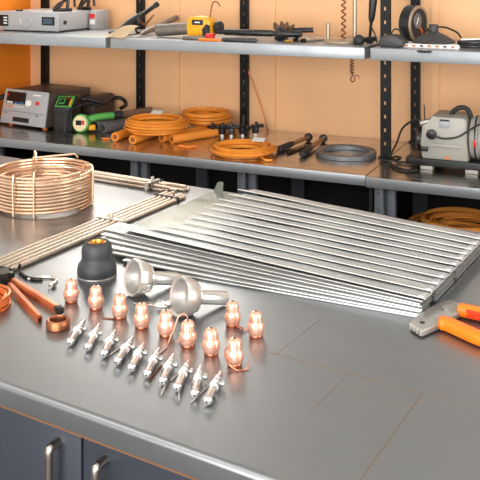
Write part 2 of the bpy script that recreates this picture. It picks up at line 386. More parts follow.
# ---- copper nozzles
def nozzle_proto(k=1.14):
    t = thing('copper_nozzle', 'x', 'nozzle', (0, 0, ZF), 0, 'copper nozzles standing on the worktop')
    MB().lathe([(a*k, b*k) for a, b in [(.0100, .0045), (.0118, .007), (.0126, .012), (.0126, .017), (.0114, .0205), (.0102, .022), (.0099, .024), (.0097, .031), (.0088, .0345), (.0068, .0368), (.0044, .0379), (.0022, .0381)]], 28).build('body', 'copper', t)
    MB().lathe([(a*k, b*k) for a, b in [(.0094, 0), (.0102, .001), (.0104, .004), (.0100, .0048)]], 28).build('base_collar', 'copperdk', t)
    MB().lathe([(a*k, b*k) for a, b in [(.0116, .0128), (.0131, .0134), (.0131, .0150), (.0116, .0156)]], 28).build('rib', 'copper', t)
    MB().lathe([(a*k, b*k) for a, b in [(.0021, .0376), (.0021, .0385), (0, .0385)]], 12).build('orifice', 'hole', t)
    return t
NZ = [(-1.078, 1.179), (-1.017, 1.178), (-.954, 1.170), (-.895, 1.157), (-.840, 1.153), (-.785, 1.139), (-.736, 1.134), (-.684, 1.122), (-.764, 1.246), (-.707, 1.229)]
NL = ['beside the brown copper ring, at the outer end of the row', 'second in the row from the brown copper ring', 'third in the row, a wire scrap at its base', 'fourth in the row, below the flared fitting by the rubber cup', 'fifth in the row, with a bent wire clip beside it',
      'sixth in the row, just past the bent wire clip', 'seventh in the row, beside the one in a wire loop', 'inside the thin wire loop', 'behind the row, the farther of the close pair', 'behind the row, the nearer of the close pair']
np_ = nozzle_proto()
for i, (x, y) in enumerate(NZ):
    lab = 'small copper nozzle ' + NL[i]
    if i == 0: np_.location = (x, y, ZF); np_['label'] = lab
    else: copy_thing(np_, lab, (x, y, ZF), random.uniform(0, 6))
def wire(name, label, cat, pts, rr, m, loc=None, k=6, group=None):
    o = MB().tube(smooth_path(pts, k), rr, 8).build(name, m); return tag(o, label, cat, group)
def front_wire(name, label, cat, base, pts, rr, m, group=None, k=6):
    o = wire(name, label, cat, pts, rr, m, k=k, group=group); o.location = (base[0], base[1], ZF); return o
front_wire('wire_loop', 'thin copper wire loop around the foremost copper nozzle', 'wire', (-.684, 1.122),
           [(.004+.020*math.cos(a), .001+.0185*math.sin(a), .0011 + .012*(1+math.cos(a-2.6)) ) for a in [2.0+.45*i for i in range(12)]], .0010, 'copperdk')
front_wire('wire_clip', 'bent copper wire clip between two copper nozzles', 'clip', (-.826, 1.168), [(.008, -.040, .0013), (.002, -.015, .014), (-.006, .012, .026), (.004, .020, .027), (.014, .006, .020), (.020, -.028, .0013)], .0013, 'copper')
front_wire('wire_scrap', 'tiny copper wire scrap between the close pair of nozzles', 'wire', (-.742, 1.238), [(-.009, .006, .0012), (-.004, -.004, .005), (0, .006, .0025), (.004, -.006, .006), (.010, .004, .0012)], .0012, 'copperdk')
front_wire('wire_scrap', 'short straight wire scrap at the base of the third nozzle', 'wire', (-.968, 1.157), [(-.012, -.004, .0012), (0, 0, .0012), (.008, .002, .0012)], .0012, 'hex')

# ---- steel fittings lying in a row
def fitting_proto():
    t = thing('steel_fitting', 'x', 'fitting', (0, 0, ZF), 0, 'steel fittings lying in a row on the worktop')
    z = .0082
    MB().along((0, -.042, z), (0, 1, z), [(.0034, 0), (.0060, .0018), (.0072, .004), (.0066, .006), (.0066, .036), (.0060, .039), (.0050, .040)], 20).build('barrel', 'fit', t)
    MB().along((0, -.003, z), (0, 1, z), [(.0045, 0), (.0082, .001), (.0082, .008), (.0045, .009)], 6).build('hex_nut', 'fit', t, angle=20)
    MB().along((0, .005, z), (0, 1, z), [(.0040, 0), (.0040, .006), (.0062, .007), (.0062, .012), (.0042, .013), (.0042, .018), (.0054, .019), (.0054, .024), (.0036, .025), (.0026, .043), (.0018, .043)], 16).build('barb', 'fit', t)
    MB().along((0, .014, z), (1, .014, z), [(.0025, 0), (.0025, .008), (.0042, .009), (.0042, .013), (.003, .014)], 12).build('side_port', 'fit', t)
    MB().along((0, -.0425, z), (0, 1, z), [(.0017, 0), (.0017, .0008), (0, .0008)], 12).build('end_bore', 'darkmetal', t)
    return t
FT = [(-.968, 1.072, 26), (-.932, 1.072, 27), (-.893, 1.067, 25), (-.855, 1.060, 22), (-.824, 1.053, 24), (-.791, 1.050, 27), (-.758, 1.044, 24), (-.727, 1.040, 22), (-.697, 1.036, 25), (-.666, 1.032, 18)]
FL = ['first of the row, nearest the brown copper ring', 'second of the row from the brown copper ring', 'third of the row from the brown copper ring', 'fourth of the row from the brown copper ring', 'fifth of the row from the brown copper ring',
      'fifth of the row counted from the front end', 'fourth of the row counted from the front end', 'third of the row counted from the front end', 'second of the row counted from the front end', 'last of the row, at the front end']
fp = fitting_proto()
for i, (x, y, a) in enumerate(FT):
    lab = 'shiny steel fitting, ' + FL[i]
    if i == 0: fp.location = (x, y, ZF); fp.rotation_euler = (0, 0, math.radians(a)); fp['label'] = lab
    else: copy_thing(fp, lab, (x, y, ZF), math.radians(a+random.uniform(-3, 3)))
PINS = [((-.768, 1.010), (-.781, 1.060), 'brownish steel pin lying beside the fifth fitting from the front end', 'hex'),
        ((-.726, .985), (-.745, 1.026), 'steel pin pointing forward between the third and fourth fittings from the front end', 'steel'),
        ((-.694, .985), (-.712, 1.010), 'short steel pin at the foot of the third fitting from the front end', 'steel'),
        ((-.740, 1.027), (-.745, 1.078), 'thin steel pin lying behind the fourth fitting from the front end', 'steel'),
        ((-.677, .990), (-.682, 1.041), 'long steel pin between the last two fittings at the front end', 'steel'),
        ((-.679, 1.058), (-.686, 1.088), 'short steel pin at the tip of the second fitting from the front end', 'steel'),
        ((-.874, 1.045), (-.878, 1.099), 'thin steel pin between the third and fourth fittings from the copper ring', 'steel'),
        ((-.806, 1.076), (-.812, 1.118), 'thin steel pin near the fifth fitting, below the bent wire clip', 'steel'),
        ((-.958, 1.074+.014), (-.946, 1.082+.012), 'stubby steel pin between the first two fittings by the copper ring', 'steel'),
        ((-.919, 1.070+.012), (-.909, 1.076+.014), 'stubby steel pin between the second and third fittings by the copper ring', 'steel')]
for a, b, lab, m_ in PINS:
    o = MB().along((0, 0, .0016), (b[0]-a[0], b[1]-a[1], .0016), [(.0004, 0), (.0014, .004), (.0014, (Vector(b)-Vector(a)).length-.003), (.0008, (Vector(b)-Vector(a)).length)], 10).build('steel_pin', m_)
    o.location = (a[0], a[1], ZF); tag(o, lab, 'pin', 'loose steel pins among the fittings')

# ---- copper tongs, ring, coil, hooked wire at the left
tg = thing('copper_tongs', 'copper handled tongs with dark jaw lying open on the worktop', 'tongs', (-1.24, 1.175, ZF))
jw = MB().box((-.035, .008, .012), (.060, .028, .016), RZ(.2), .004); jw.cyl((-.012, 0, .002), (-.012, 0, .026), .013); jw.cyl((-.03, .018, .004), (-.03, .018, .022), .009); jw.build('jaw', 'darkmetal', tg)
def arm(a, b, w, h):
    d = Vector(b)-Vector(a); rz = math.atan2(d.y, d.x); L = d.length; m_ = MB(); mx = Matrix.Translation((a[0], a[1], 0)) @ Matrix.Rotation(rz, 4, 'Z')
    prof = [(-w/2, 0), (-w/2, h*.7), (-w/2+.003, h), (w/2-.003, h), (w/2, h*.7), (w/2, 0), (w/2-.003, 0), (w/2-.003, h*.6), (-w/2+.003, h*.6), (-w/2+.003, 0)]
    base = Matrix(((0, 0, 1, 0), (1, 0, 0, 0), (0, 1, 0, 0), (0, 0, 0, 1))); mm = mx @ base
    rings = []
    for f, k in ((0, .75), (.06, 1), (.5, 1.05), (.94, .85), (1, .7)):
        rings.append([m_.bm.verts.new(mm @ Vector((x*k, z*(.8+.2*k), L*f))) for x, z in prof])
    n = len(prof)
    for p, q in zip(rings, rings[1:]):
        for j in range(n): m_.bm.faces.new((p[j], p[(j+1) % n], q[(j+1) % n], q[j]))
    m_.bm.faces.new(rings[0][::-1]); m_.bm.faces.new(rings[-1]); return m_
A1 = arm((.002, .010), (.178, -.046), .0135, .014).build('arm', 'copperarm', tg)
MB().box((.180, -.048, .008), (.02, .014, .012), RZ(-.5), .003).build('arm_tip', 'darkmetal', A1)
arm((.012, -.008), (.176, -.092), .0130, .013).build('arm', 'copperarm', tg)
rg = thing('copper_ring', 'thick brown copper ring at the end of the tongs', 'ring', (-1.021, 1.083, ZF)); rg.scale = (1.02, 1.02, 1.05)
MB().lathe([(.0150, .001), (.0190, 0), (.0205, .002), (.0198, .012), (.0175, .0150), (.0150, .0145), (.0142, .012), (.0150, .001)], 36, caps=False).build('ring_body', 'copperring', rg)
cc = MB()
pts = []
for i in range(9*48+1):
    a = i/48; rr = .051 + .004*math.sin(a*2.4+1); pts.append((rr*math.cos(2*PI*a), rr*math.sin(2*PI*a), .003 + .021*(i/(9*48)) + .0015*math.sin(a*5)))
cc.tube(pts, .0030, 8); o = cc.build('copper_wire_coil', 'coppercoil'); o.location = (-1.209, 1.074, ZF)
tag(o, 'small coil of orange copper wire beside the copper tongs', 'wire coil')
hk = thing('wire_hook', 'dark wire hook with silver loop lying behind the copper tongs', 'hook', (-1.225, 1.232, ZF))
MB().tube(smooth_path([(-.052, .010, .016), (-.054, .011, .006), (-.044, .004, .0035), (-.012, -.010, .0035), (.010, -.008, .0035), (.022, .0, .0035)], 6), .0034, 8).build('hook', 'darkmetal', hk)
MB().tube(smooth_path([(-.004, -.016, .003), (.012, .008, .003), (.032, .018, .003), (.050, .010, .003), (.058, -.014, .003), (.064, -.022, .003)], 6), .0032, 8).build('loop', 'chrome', hk)
MB().box((.064, -.016, .006), (.010, .020, .008), RZ(.3), .002).build('loop_end', 'chrome', hk)

# ---- pliers
pl = thing('pliers', 'orange handled pliers with grey steel jaws beside the aluminium stack', 'pliers', (-.46, 1.45, ZF))
j = MB(); j.prism([(-.033, -.062), (-.002, -.084), (.014, -.036), (.030, .030), (.026, .070), (-.004, .076), (-.020, .030), (-.030, -.010)], .003, .013, .0018); j.build('jaw', 'jaw', pl)
tj = MB()
for k in range(4): tj.box((-.0288+.0078*k, -.0650-.0056*k, .0085), (.004, .004, .0095), RZ(-.66), .0006)
tj.build('jaw_teeth', 'steel', pl)
MB().cyl((-.013, -.050, .0125), (-.013, -.050, .0138), .0045).build('rivet', 'darkmetal', pl)
MB().cyl((.008, .030, .0120), (.008, .030, .0165), .011).build('pivot', 'jaw', pl)
def grip(pts, name, m_):
    g = MB(); path = smooth_path(pts, 6); N = len(path); rings = []
    for i, p in enumerate(path):
        t = (path[min(i+1, N-1)]-path[max(i-1, 0)]).normalized(); sd = Vector((-t.y, t.x, 0)).normalized(); k = .55 if i in (0, N-1) else (.85 if i in (1, N-2) else 1)
        rings.append([g.bm.verts.new(p + sd*(.013*k*math.copysign(abs(math.cos(a))**.6, math.cos(a))) + Vector((0, 0, .0105*k*math.copysign(abs(math.sin(a))**.6, math.sin(a))))) for a in [2*PI*q/16 for q in range(16)]])
    for a, b in zip(rings, rings[1:]):
        for q in range(16): g.bm.faces.new((a[q], a[(q+1) % 16], b[(q+1) % 16], b[q]))
    g.bm.faces.new(rings[0][::-1]); g.bm.faces.new(rings[-1]); return g.build(name, m_, pl)
g1 = grip([(.010, -.034, .0125), (.026, -.032, .0125), (.058, -.046, .0125), (.10, -.062, .0125), (.18, -.070, .0125)], 'grip', 'orange')
MB().box((.088, -.060, .0218), (.034, .003, .0012), RZ(-.36)).build('grip_inlay', 'steel', g1)
g2 = grip([(.022, .040, .0125), (.038, .040, .0125), (.078, .040, .0125), (.13, .034, .0125), (.19, .012, .0125)], 'grip', 'orange')
MB().box((.088, .0265, .013), (.095, .004, .015), RZ(-.06), .001).build('grip_inlay', 'red', g2)

# ------------------------------------------------------------------ back benches
def bench(label, s0, s1, t0, legs, x0off=0):
    t = back('back_bench', label, 'bench', 0, 0, 0)
    tp = MB().box(((s0+s1)/2, (t0+.65)/2, ZB-.002), (s1-s0, .65-t0, .004)).build('bench_top', 'bench', t, smooth=False)
    MB().box(((s0+s1)/2, t0+.002, ZB-.0185), (s1-s0, .006, .037), bev=.0025).build('front_edge', 'benchedge', t)
    MB().box(((s0+s1)/2, .64, .40), (s1-s0, .012, .74)).build('shade_panel', 'dark', t, smooth=False)  # black panel added as the shade below the bench
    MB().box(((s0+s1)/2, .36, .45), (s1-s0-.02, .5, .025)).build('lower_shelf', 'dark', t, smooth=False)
    MB().box((s0+.006, .33, .40), (.012, .60, .74)).build('side_panel', 'dark', t, smooth=False)  # dark end panel added to keep the space under the bench black
    for s in legs:
        g = MB(); g.box((s-.022, t0+.05, .38), (.032, .034, .764), bev=.002); g.box((s+.020, t0+.058, .38), (.026, .03, .764), bev=.002); g.box((s, t0+.066, .38), (.03, .012, .764))
        lg = g.build('leg', 'leg', t)
        h = MB()
        for k in range(8): h.cyl((s-.022, t0+.0325, .74-.06*k), (s-.022, t0+.036, .74-.06*k), .0035, n=10)
        h.build('bolt_hole', 'brass', lg)
        MB().box((s, .61, .38), (.06, .03, .764)).build('leg', 'leg', t)
    return t
bench('long grey steel back bench carrying the orange coils', -2.376, -.392, 0.0, (-2.09, -1.345, -.868))
bench('grey steel back bench at the side, carrying the beige pump', -.388, 1.4, -.014, (-.328, .9))

def post(label, s, t, w=.037, z0=ZB, z1=2.0):
    o = back('shelf_post', label, 'post', s, t, z0, 0, 'black slotted shelf posts')
    m_ = MB(); L = z1-z0; sw = .0075; e = (w-sw)/2
    m_.box((-(sw+e)/2, 0, L/2), (e, .003, L)); m_.box(((sw+e)/2, 0, L/2), (e, .003, L))
    pitch, sl = .052, .013; z = 0; n = int(L/pitch)
    for k in range(n+1):
        a = k*pitch + (sl if k else 0) - (0 if k else 0); b = min((k+1)*pitch, L)
        if b > a: m_.box((0, 0, (a+b)/2), (sw+.0004, .0028, b-a))
    m_.box((-w/2+.0015, .012, L/2), (.003, .024, L)); m_.box((w/2-.0015, .012, L/2), (.003, .024, L))
    m_.build('slotted_channel', 'post', o, smooth=False)
    MB().box((0, .012, .003), (w+.016, .04, .006)).build('foot_plate', 'post', o)
    return o
post('black slotted shelf post behind the grey power supplies', -2.275, .632)
post('black slotted shelf post behind the dark grip tubes', -1.702, .632)
post('black slotted shelf post rising behind the flat orange coil', -1.147, .632)
post('black slotted shelf post standing forward on the bench beside the grey ring', -.397, .29)
post('black slotted shelf post against the wall behind the beige pump', -.357, .632)

def shelf(label, poly, s0, s1):
    t = back('wall_shelf', label, 'shelf', 0, 0, ZS)
    MB().prism(poly, -.006, 0).build('shelf_board', 'shelf', t, smooth=False)
    MB().box(((s0+s1)/2, .100, -.022), (s1-s0, .005, .044), bev=.002).build('front_lip', 'shelf', t)
    MB().box(((s0+s1)/2, .608, -.022), (s1-s0-.01, .004, .034)).build('rear_lip', 'shelf', t, smooth=False)
    for s in (s0+.0015, s1-.0015): MB().box((s, .34 if s1 < 0 or s > 0 else .18, -.022), (.003, .48 if s1 < 0 or s > 0 else .16, .044)).build('end_lip', 'shelf', t, smooth=False)
    return t
shelf('steel wall shelf carrying the small grey power supply', [(-2.376, .10), (-1.545, .10), (-1.545, .612), (-2.376, .612)], -2.376, -1.545)
shelf('long middle steel wall shelf carrying the yellow tool', [(-1.52, .10), (-.424, .10), (-.424, .612), (-1.52, .612)], -1.52, -.424)
shelf('steel wall shelf carrying the round black gauge', [(-.402, .10), (1.3, .10), (1.3, .612), (-.37, .612), (-.37, .27), (-.402, .27)], -.402, 1.3)

# ---- bench items: power supply
ps = back('power_supply', 'grey bench power supply with dark screen and red knob', 'power supply', -2.09, .26, ZB, math.radians(-8))
w = .285
sl = .17
MB().prism([(.0, .010), (.0, .075), (.030, .172), (.30, .172), (.30, .010)], -w/2, w/2, .004, Matrix(((0, 0, 1, 0), (1, 0, 0, 0), (0, 1, 0, 0), (0, 0, 0, 1)))).build('housing', 'psudk', ps)
ps.scale = (1, 1, .94); ps.location = W(-2.088, .238, ZB)
fm = Matrix.Translation((0, -.001, .012)) @ Matrix.Rotation(PI/2-math.atan2(.030, .09)*.55, 4, 'X')
fp_ = MB(); fp_.prism([(-w/2-.003, 0), (w/2+.003, 0), (w/2+.001, .165), (w/2-.008, .170), (-w/2+.012, .170), (-w/2+.004, .165)], 0, .010, .003, fm); fp_.build('front_panel', 'psu', ps)
def onp(nm, m_, x, y, sx, sy, th=.003): return MB().box((0, 0, 0), (sx, sy, th)).build(nm, m_, ps, smooth=False), x, y
def pp(nm, m_, x, y, sx, sy, dz=.0105, parent=ps):
    b = MB(); b.box((x, y, dz), (sx, sy, .002)); 
    for v in b.bm.verts: v.co = fm @ v.co
    return b.build(nm, m_, parent, smooth=False)
scr = pp('display', 'screen', -.058, .128, .125, .058)
for i, (x, y, sx, m_) in enumerate(((-.105, .105, .018, 'whitep'), (-.085, .104, .014, 'whitep'), (-.055, .104, .018, 'blue'), (-.030, .104, .014, 'blue'), (-.112, .140, .008, 'redp'), (-.012, .106, .010, 'blue'))):
    pp('screen_mark', m_, x, y, sx, .008, .0118, scr)
for x in (-.115, -.088, -.080): pp('button', 'orangep', x, .085, .010, .008)
for x in (-.060, -.044, -.028, -.010): pp('button', 'whitep', x, .085, .007, .006)
pp('printed_mark', 'whitep', .075, .150, .05, .006); pp('printed_mark', 'blackm', .09, .052, .02, .004); pp('printed_mark', 'blackm', -.115, .052, .026, .003)
pp('card_slot', 'black', -.01, .024, .105, .022)
pp('panel_groove', 'psudk', 0, .062, w-.01, .002)
d = MB(); d.lathe([(.016, .010), (.017, .016), (.013, .022), (0, .022)], 24, fm @ Matrix.Translation((.030, .108, 0))); d.build('dial', 'whitep', ps)
d = MB(); d.lathe([(.009, .010), (.009, .018), (0, .020)], 20, fm @ Matrix.Translation((.085, .112, 0))); d.build('red_knob', 'redp', ps)
for x in (-.11, .11): MB().cyl((x, .03, 0), (x, .03, .012), .012).build('foot', 'orangep', ps)
db = back('welder_case', 'long dark brown instrument case behind the grey power supply', 'case', -1.870, .53, ZB, 0)
MB().box((0, 0, .060), (.065, .18, .120), bev=.004).build('case', 'psudk', db)
MB().box((0, 0, .123), (.055, .16, .008), bev=.002).build('lid', 'psudk', db)
hm = back('handheld_meter', 'black handheld meter with green framed keypad beside the power supply', 'meter', -1.865, .235, ZB, math.radians(10))
MB().prism([(0, 0), (0, .105), (.052, .155), (.10, .155), (.10, 0)], -.045, .045, .005, Matrix(((0, 0, 1, 0), (1, 0, 0, 0), (0, 1, 0, 0), (0, 0, 0, 1)))).build('case', 'black', hm)
km = Matrix.Translation((0, 0, .105)) @ Matrix.Rotation(math.atan2(.05, .052), 4, 'X')
def kp(nm, m_, x, y, sx, sy, dz, par=hm):
    b = MB(); b.box((x, y, dz), (sx, sy, .003))
    for v in b.bm.verts: v.co = km @ v.co
    return b.build(nm, m_, par, smooth=False)
kf = kp('key_frame', 'green', 0, .036, .080, .062, .001)
kp('key_panel', 'black', -.004, .036, .060, .050, .0025, kf); kp('key', 'green', -.012, .036, .026, .032, .004, kf); kp('key', 'black', -.012, .036, .018, .022, .0055, kf); kp('key', 'yellow', .030, .030, .008, .036, .003, kf); kp('key', 'redp', .012, .054, .012, .006, .0045, kf)
MB().box((0, -.001, .045), (.066, .004, .060), bev=.001).build('front_recess', 'blackm', hm)

# green headed torch with brown grip
gt = back('green_torch', 'green torch head with cream dial face and brown grip', 'torch', -1.772, .245, ZB)
hv = Vector((.10, -.99, .12)); hc = Vector((0, 0, .042))
MB().along(hc, hc+hv, [(.034, -.035), (.040, -.025), (.041, 0), (.040, .006), (.034, .009)], 32).build('head', 'green', gt)
fc = MB().along(hc+hv.normalized()*.0095, hc+hv*2, [(.034, 0), (.034, .0015), (0, .0015)], 32).build('dial_face', 'cream', gt)
q = hv.to_track_quat('Z', 'Y').to_matrix()
MB().box(hc+hv.normalized()*.0115 + Vector((-.006, 0, .002)), (.028, .003, .022), RZ(.1)).build('dial_window', 'screen', fc)
MB().box(hc+hv.normalized()*.012 + Vector((.017, 0, .004)), (.010, .003, .018), RZ(.1)).build('dial_window', 'redp', fc)
MB().tube(smooth_path([(.015, .02, .055), (.055, .06, .065), (.10, .11, .067)], 5), .0165, 14).build('neck', 'green', gt)
MB().tube([(.10, .11, .067), (.125, .14, .068)], .019, 14).build('collar', 'blackm', gt)
MB().tube([(.125, .14, .068), (.20, .28, .072)], .0165, 14).build('grip', 'browntube', gt)
MB().box((.045, .02, .024), (.03, .03, .022), RZ(.7), .004).build('trigger', 'yellow', gt)
for s0, t0, s1, t1, lab in ((-1.730, .300, -1.635, .60, 'thick dark grey sleeve lying next to the green torch head'), (-1.675, .275, -1.575, .585, 'thick dark grey sleeve lying next to the orange hoses')):
    o = back('grey_sleeve', lab, 'sleeve', s0, t0, ZB, 0, 'dark grey sleeves')
    e = Vector((s1-s0, t1-t0, .024)); MB().along((0, 0, .024), e, [(.017, 0), (.022, .001), (.0235, .004), (.0235, .30), (.020, .306)], 20).build('sleeve', 'greytube', o)
    MB().along((0, 0, .024), e, [(.015, -.0015), (.015, .001)], 16).build('end_plug', 'blackm', o)
def bwire(name, label, cat, pts, rr, m_, s=0, t=0, z=0, group=None):
    o = wire(name, label, cat, pts, rr, m_, group=group); o.location = W(s, t, z); o.rotation_euler = (0, 0, BR); return o
bwire('black_cable', 'thick black cable arching over the dark grey sleeves', 'cable', [(-1.855, .345, .126), (-1.82, .365, .130), (-1.785, .385, .118), (-1.765, .42, .106), (-1.765, .47, .112), (-1.752, .51, .122), (-1.722, .52, .112), (-1.697, .50, .092), (-1.70, .46, .082)], .0095, 'black', z=ZB)
bwire('black_cable', 'thin black cable curving from behind the green torch head', 'cable', [(-1.824, .195, .009), (-1.824, .20, .05), (-1.822, .212, .090), (-1.808, .27, .112), (-1.795, .33, .115), (-1.770, .385, .100)], .0075, 'blackm', z=ZB)
bwire('black_cable', 'black cable looped beside the power supply at the bench end', 'cable', [(-2.235, .44, .05), (-2.27, .40, .115), (-2.31, .34, .110), (-2.34, .30, .06), (-2.29, .30, .012), (-2.24, .36, .012)], .012, 'black', z=ZB)

# orange hoses and coils
HS = [(-1.525, .139, -1.545, .52, 'orange hose lying nearest the dark grey sleeves'), (-1.426, .120, -1.42, .50, 'orange hose with open end beneath the labelled round coil'), (-1.336, .205, -1.22, .56, 'orange hose beside the open ended hose, under the coils'), (-1.283, .198, -1.14, .52, 'orange hose lying closest to the flat orange coil')]
for a, b, c, d_, lab in HS:
    o = back('orange_hose', lab, 'hose', a, b, ZB, 0, 'orange hoses under the coils'); e = Vector((c-a, d_-b, .0195)); L = (e-Vector((0, 0, .0195))).length
    MB().along((0, 0, .0195), e, [(.0105, .004), (.0110, 0), (.0185, 0), (.0192, .002), (.0192, L)], 22, caps=True).build('hose', 'hose', o)
    MB().along((0, 0, .0195), e, [(.0105, -.0006), (.0105, .002)], 18).build('bore', 'boreshade', o)  # flush disc, shade of the hollow put into its darker brown
def cable_coil(name, label, s, t, z, R_, turns, hgt, wid, rr, m_, seed, lab=True, flat=1.0):
    rnd = random.Random(seed); o = back(name, label, 'cable coil', s, t, z)
    b = MB(); pts = []; n = 40
    ks = [(rnd.uniform(-1, 1), i/(turns-1), rnd.uniform(-.010, .010), rnd.uniform(-.010, .010)) for i in range(turns)]+[(0, 1, 0, 0)]
    for i in range(turns):
        for k in range(n):
            f = k/n; g = f*f*(3-2*f); q0, q1 = ks[i], ks[i+1]
            dr = (q0[0]*(1-g)+q1[0]*g)*wid*math.sqrt(max(.15, 1-(2*q0[1]-1)**2)); zz = rr+.001+(q0[1]*(1-g)+q1[1]*g)*hgt
            ox = q0[2]*(1-g)+q1[2]*g; oy = q0[3]*(1-g)+q1[3]*g; a = 2*PI*f
            pts.append((ox+(R_+dr)*math.cos(a), oy+(R_+dr)*math.sin(a), zz))
    b.tube(pts, rr, 6); b.build('cable', m_, o)
    if lab:
        c = Vector((.01, -R_-.0, hgt+rr*2+.001)); MB().box((lab[0], lab[1], hgt+rr*2+.0060), (.052, .030, .0012), RZ(.08) @ RX(.34)).build('paper_label', 'whitep', o, smooth=False)
    return o
cable_coil('cable_coil', 'large round orange cable coil with white label, atop the hoses', -1.388, .248, ZB+.0385, .112, 40, .050, .025, .0034, 'cable', 3, (-.045, .088))
cable_coil('cable_coil', 'large orange cable coil leaning behind the labelled round one', -1.285, .512, ZB+.0385, .094, 40, .046, .024, .0034, 'cable', 5, None)
cable_coil('cable_coil', 'flat orange cable coil with white label lying on the bench', -.935, .155, ZB, .103, 28, .028, .028, .0034, 'cable', 8, (.03, .085))
bwire('cable_end', 'loose orange cable end beside the flat orange coil', 'cable', [(-.84, .10, .006), (-.815, .075, .006), (-.80, .055, .006), (-.785, .058, .006), (-.775, .066, .006)], .0045, 'cable', z=ZB)
bwire('cable_tie', 'small orange tie scrap lying in front of the hoses', 'scrap', [(-1.225, .15, .006), (-1.21, .158, .004), (-1.18, .152, .004), (-1.155, .172, .006)], .005, 'orangep', z=ZB)
bwire('cable_tie', 'tiny orange scrap in front of the dark grey sleeves', 'scrap', [(-1.60, .155, .005), (-1.585, .16, .004), (-1.565, .165, .004)], .004, 'orangep', z=ZB)

# black clamps behind the flat coil
CL = [(-1.195, .40, 'beside the large orange coils'), (-1.155, .42, 'second from the large orange coils'), (-1.115, .43, 'in the middle of the cluster, before the post'), (-1.075, .46, 'just past the slotted post'), (-1.03, .50, 'at the wall end of the cluster')]
for i, (s, t, lab) in enumerate(CL):
    o = back('black_clamp', 'small black clamp with pale foot, ' + lab, 'clamp', s, t, ZB, random.uniform(-.6, .6), 'small black clamps around the post')
    MB().along((0, 0, 0), (0, 0, 1), [(.007, 0), (.007, .011), (.005, .013)], 14).build('foot', 'whitep', o)
    b = MB().box((0, 0, .026), (.026, .026, .028), bev=.004); b.cyl((-.022, 0, .040), (.026, .006, .046), .008, n=10); b.cyl((0, 0, .04), (.004, .004, .062 if i != 3 else .095), .007, n=10); b.build('body', 'black', o)
    MB().lathe([(0, -.009), (.007, -.006), (.009, 0), (.007, .006), (0, .009)], 12, Matrix.Translation((.03, .006, .046))).build('knob', 'black', o)

# two mallets, a punch, the grey ring
for s0, t0, s1, t1, lab in ((-.815, .225, -.775, .50, 'wooden rod mallet with black grip, nearer the flat orange coil'), (-.698, .180, -.712, .50, 'wooden rod mallet with black grip, nearer the grey ring')):
    o = back('rubber_mallet', lab, 'mallet', s0, t0, ZB, math.atan2(t1-t0, s1-s0)-PI/2, 'black gripped mallets'); L = math.hypot(s1-s0, t1-t0)
    MB().along((0, 0, .0125), (0, L, .018), [(.010, 0), (.0125, .002), (.0125, .10), (.010, .122), (.008, .125)], 18).build('grip', 'blackm', o)
    MB().along((0, 0, .0125), (0, L, .018), [(.0085, .12), (.0095, .16), (.0085, L-.03)], 14).build('shaft', 'wood', o)
    MB().along((0, L-.035, .0175), (0, L, .018), [(.006, 0), (.015, .004), (.0175, .012), (.0175, .022), (.013, .032), (0, .036)], 20).build('head', 'black', o)
bwire('steel_punch', 'thin dark punch lying between the two mallets', 'punch', [(-.765, .20, .0045), (-.75, .29, .0045), (-.735, .41, .0045)], .0042, 'darkmetal', z=ZB)
ro = back('cast_ring', 'flat grey metal ring lying on the bench by the front post', 'ring', -.555, .295, ZB)
MB().lathe([(.090, .002), (.092, 0), (.117, 0), (.119, .002), (.119, .017), (.117, .019), (.092, .019), (.090, .017), (.090, .002)], 64, caps=False).build('ring_body', 'ring', ro)
for a in (2.5, .6, -2.4): MB().box((.104*math.cos(a), .104*math.sin(a), .0192), (.014, .030, .001), RZ(a)).build('bolt_slot', 'darkmetal', ro, smooth=False)

# pump
pu = back('vacuum_pump', 'beige grey pump on a black base plate on the side bench', 'pump', 0, .25, ZB-.006, 0)
MB().box((.02, .02, .034), (.62, .20, .026), bev=.004).build('base_plate', 'black', pu)
for x in (-.215, -.055, .20): MB().box((x, -.05, .0135), (.044, .05, .015), bev=.003).build('foot', 'pump', pu)
for x in (-.215, .20): MB().box((x, .09, .0135), (.056, .05, .015), bev=.003).build('foot', 'pump', pu)
MB().prism([(-.232, .046), (-.238, .10), (-.232, .165), (-.222, .172), (-.205, .176), (-.20, .202), (-.082, .202), (-.072, .190), (-.066, .046)], -.09, .07, .006, Matrix.Translation((0, 0, 0)) @ Matrix.Rotation(PI/2, 4, 'X')).build('casing', 'pump', pu)
MB().box((-.150, -.0725, .098), (.115, .008, .012), bev=.002).build('rail', 'pump', pu)
MB().box((-.150, -.0715, .178), (.038, .004, .030), bev=.001).build('recess', 'psu', pu)
MB().box((-.150, -.0725, .190), (.034, .004, .006)).build('recess_slot', 'black', pu)
MB().along((-.196, -.069, .137), (-.196, -1, .137), [(.016, 0), (.018, .002), (.018, .014), (.012, .017), (0, .017)], 22).build('knob', 'black', pu)
MB().box((-.222, -.076, .082), (.026, .016, .016), bev=.003).build('lever', 'black', pu)
MB().lathe([(.006, 0), (.006, .004), (0, .005)], 12, Matrix.Translation((-.140, -.069, .056)) @ Matrix.Rotation(PI/2, 4, 'X')).build('indicator', 'orangep', pu)
MB().tube(smooth_path([(-.140, 0, .198), (-.128, 0, .216), (-.105, 0, .229), (-.082, 0, .225), (-.070, 0, .205), (-.068, 0, .19)], 6), .009, 12).build('handle', 'blackm', pu)
MB().along((-.235, .0, .105), (-1, .0, .105), [(.042, 0), (.045, .004), (.045, .022), (.036, .028)], 28).build('fan_cover', 'black', pu)
mt_ = MB().along((-.066, -.005, .125), (1, -.005, .125), [(.060, 0), (.074, .004), (.078, .014), (.078, .030), (.070, .034), (.070, .050), (.076, .052), (.078, .15), (.070, .19), (.05, .20)], 36).build('motor', 'pump', pu)
MB().along((-.046, -.005, .125), (1, -.005, .125), [(.0785, 0), (.0800, .001), (.0800, .005), (.0785, .006)], 36).build('band', 'black', mt_)
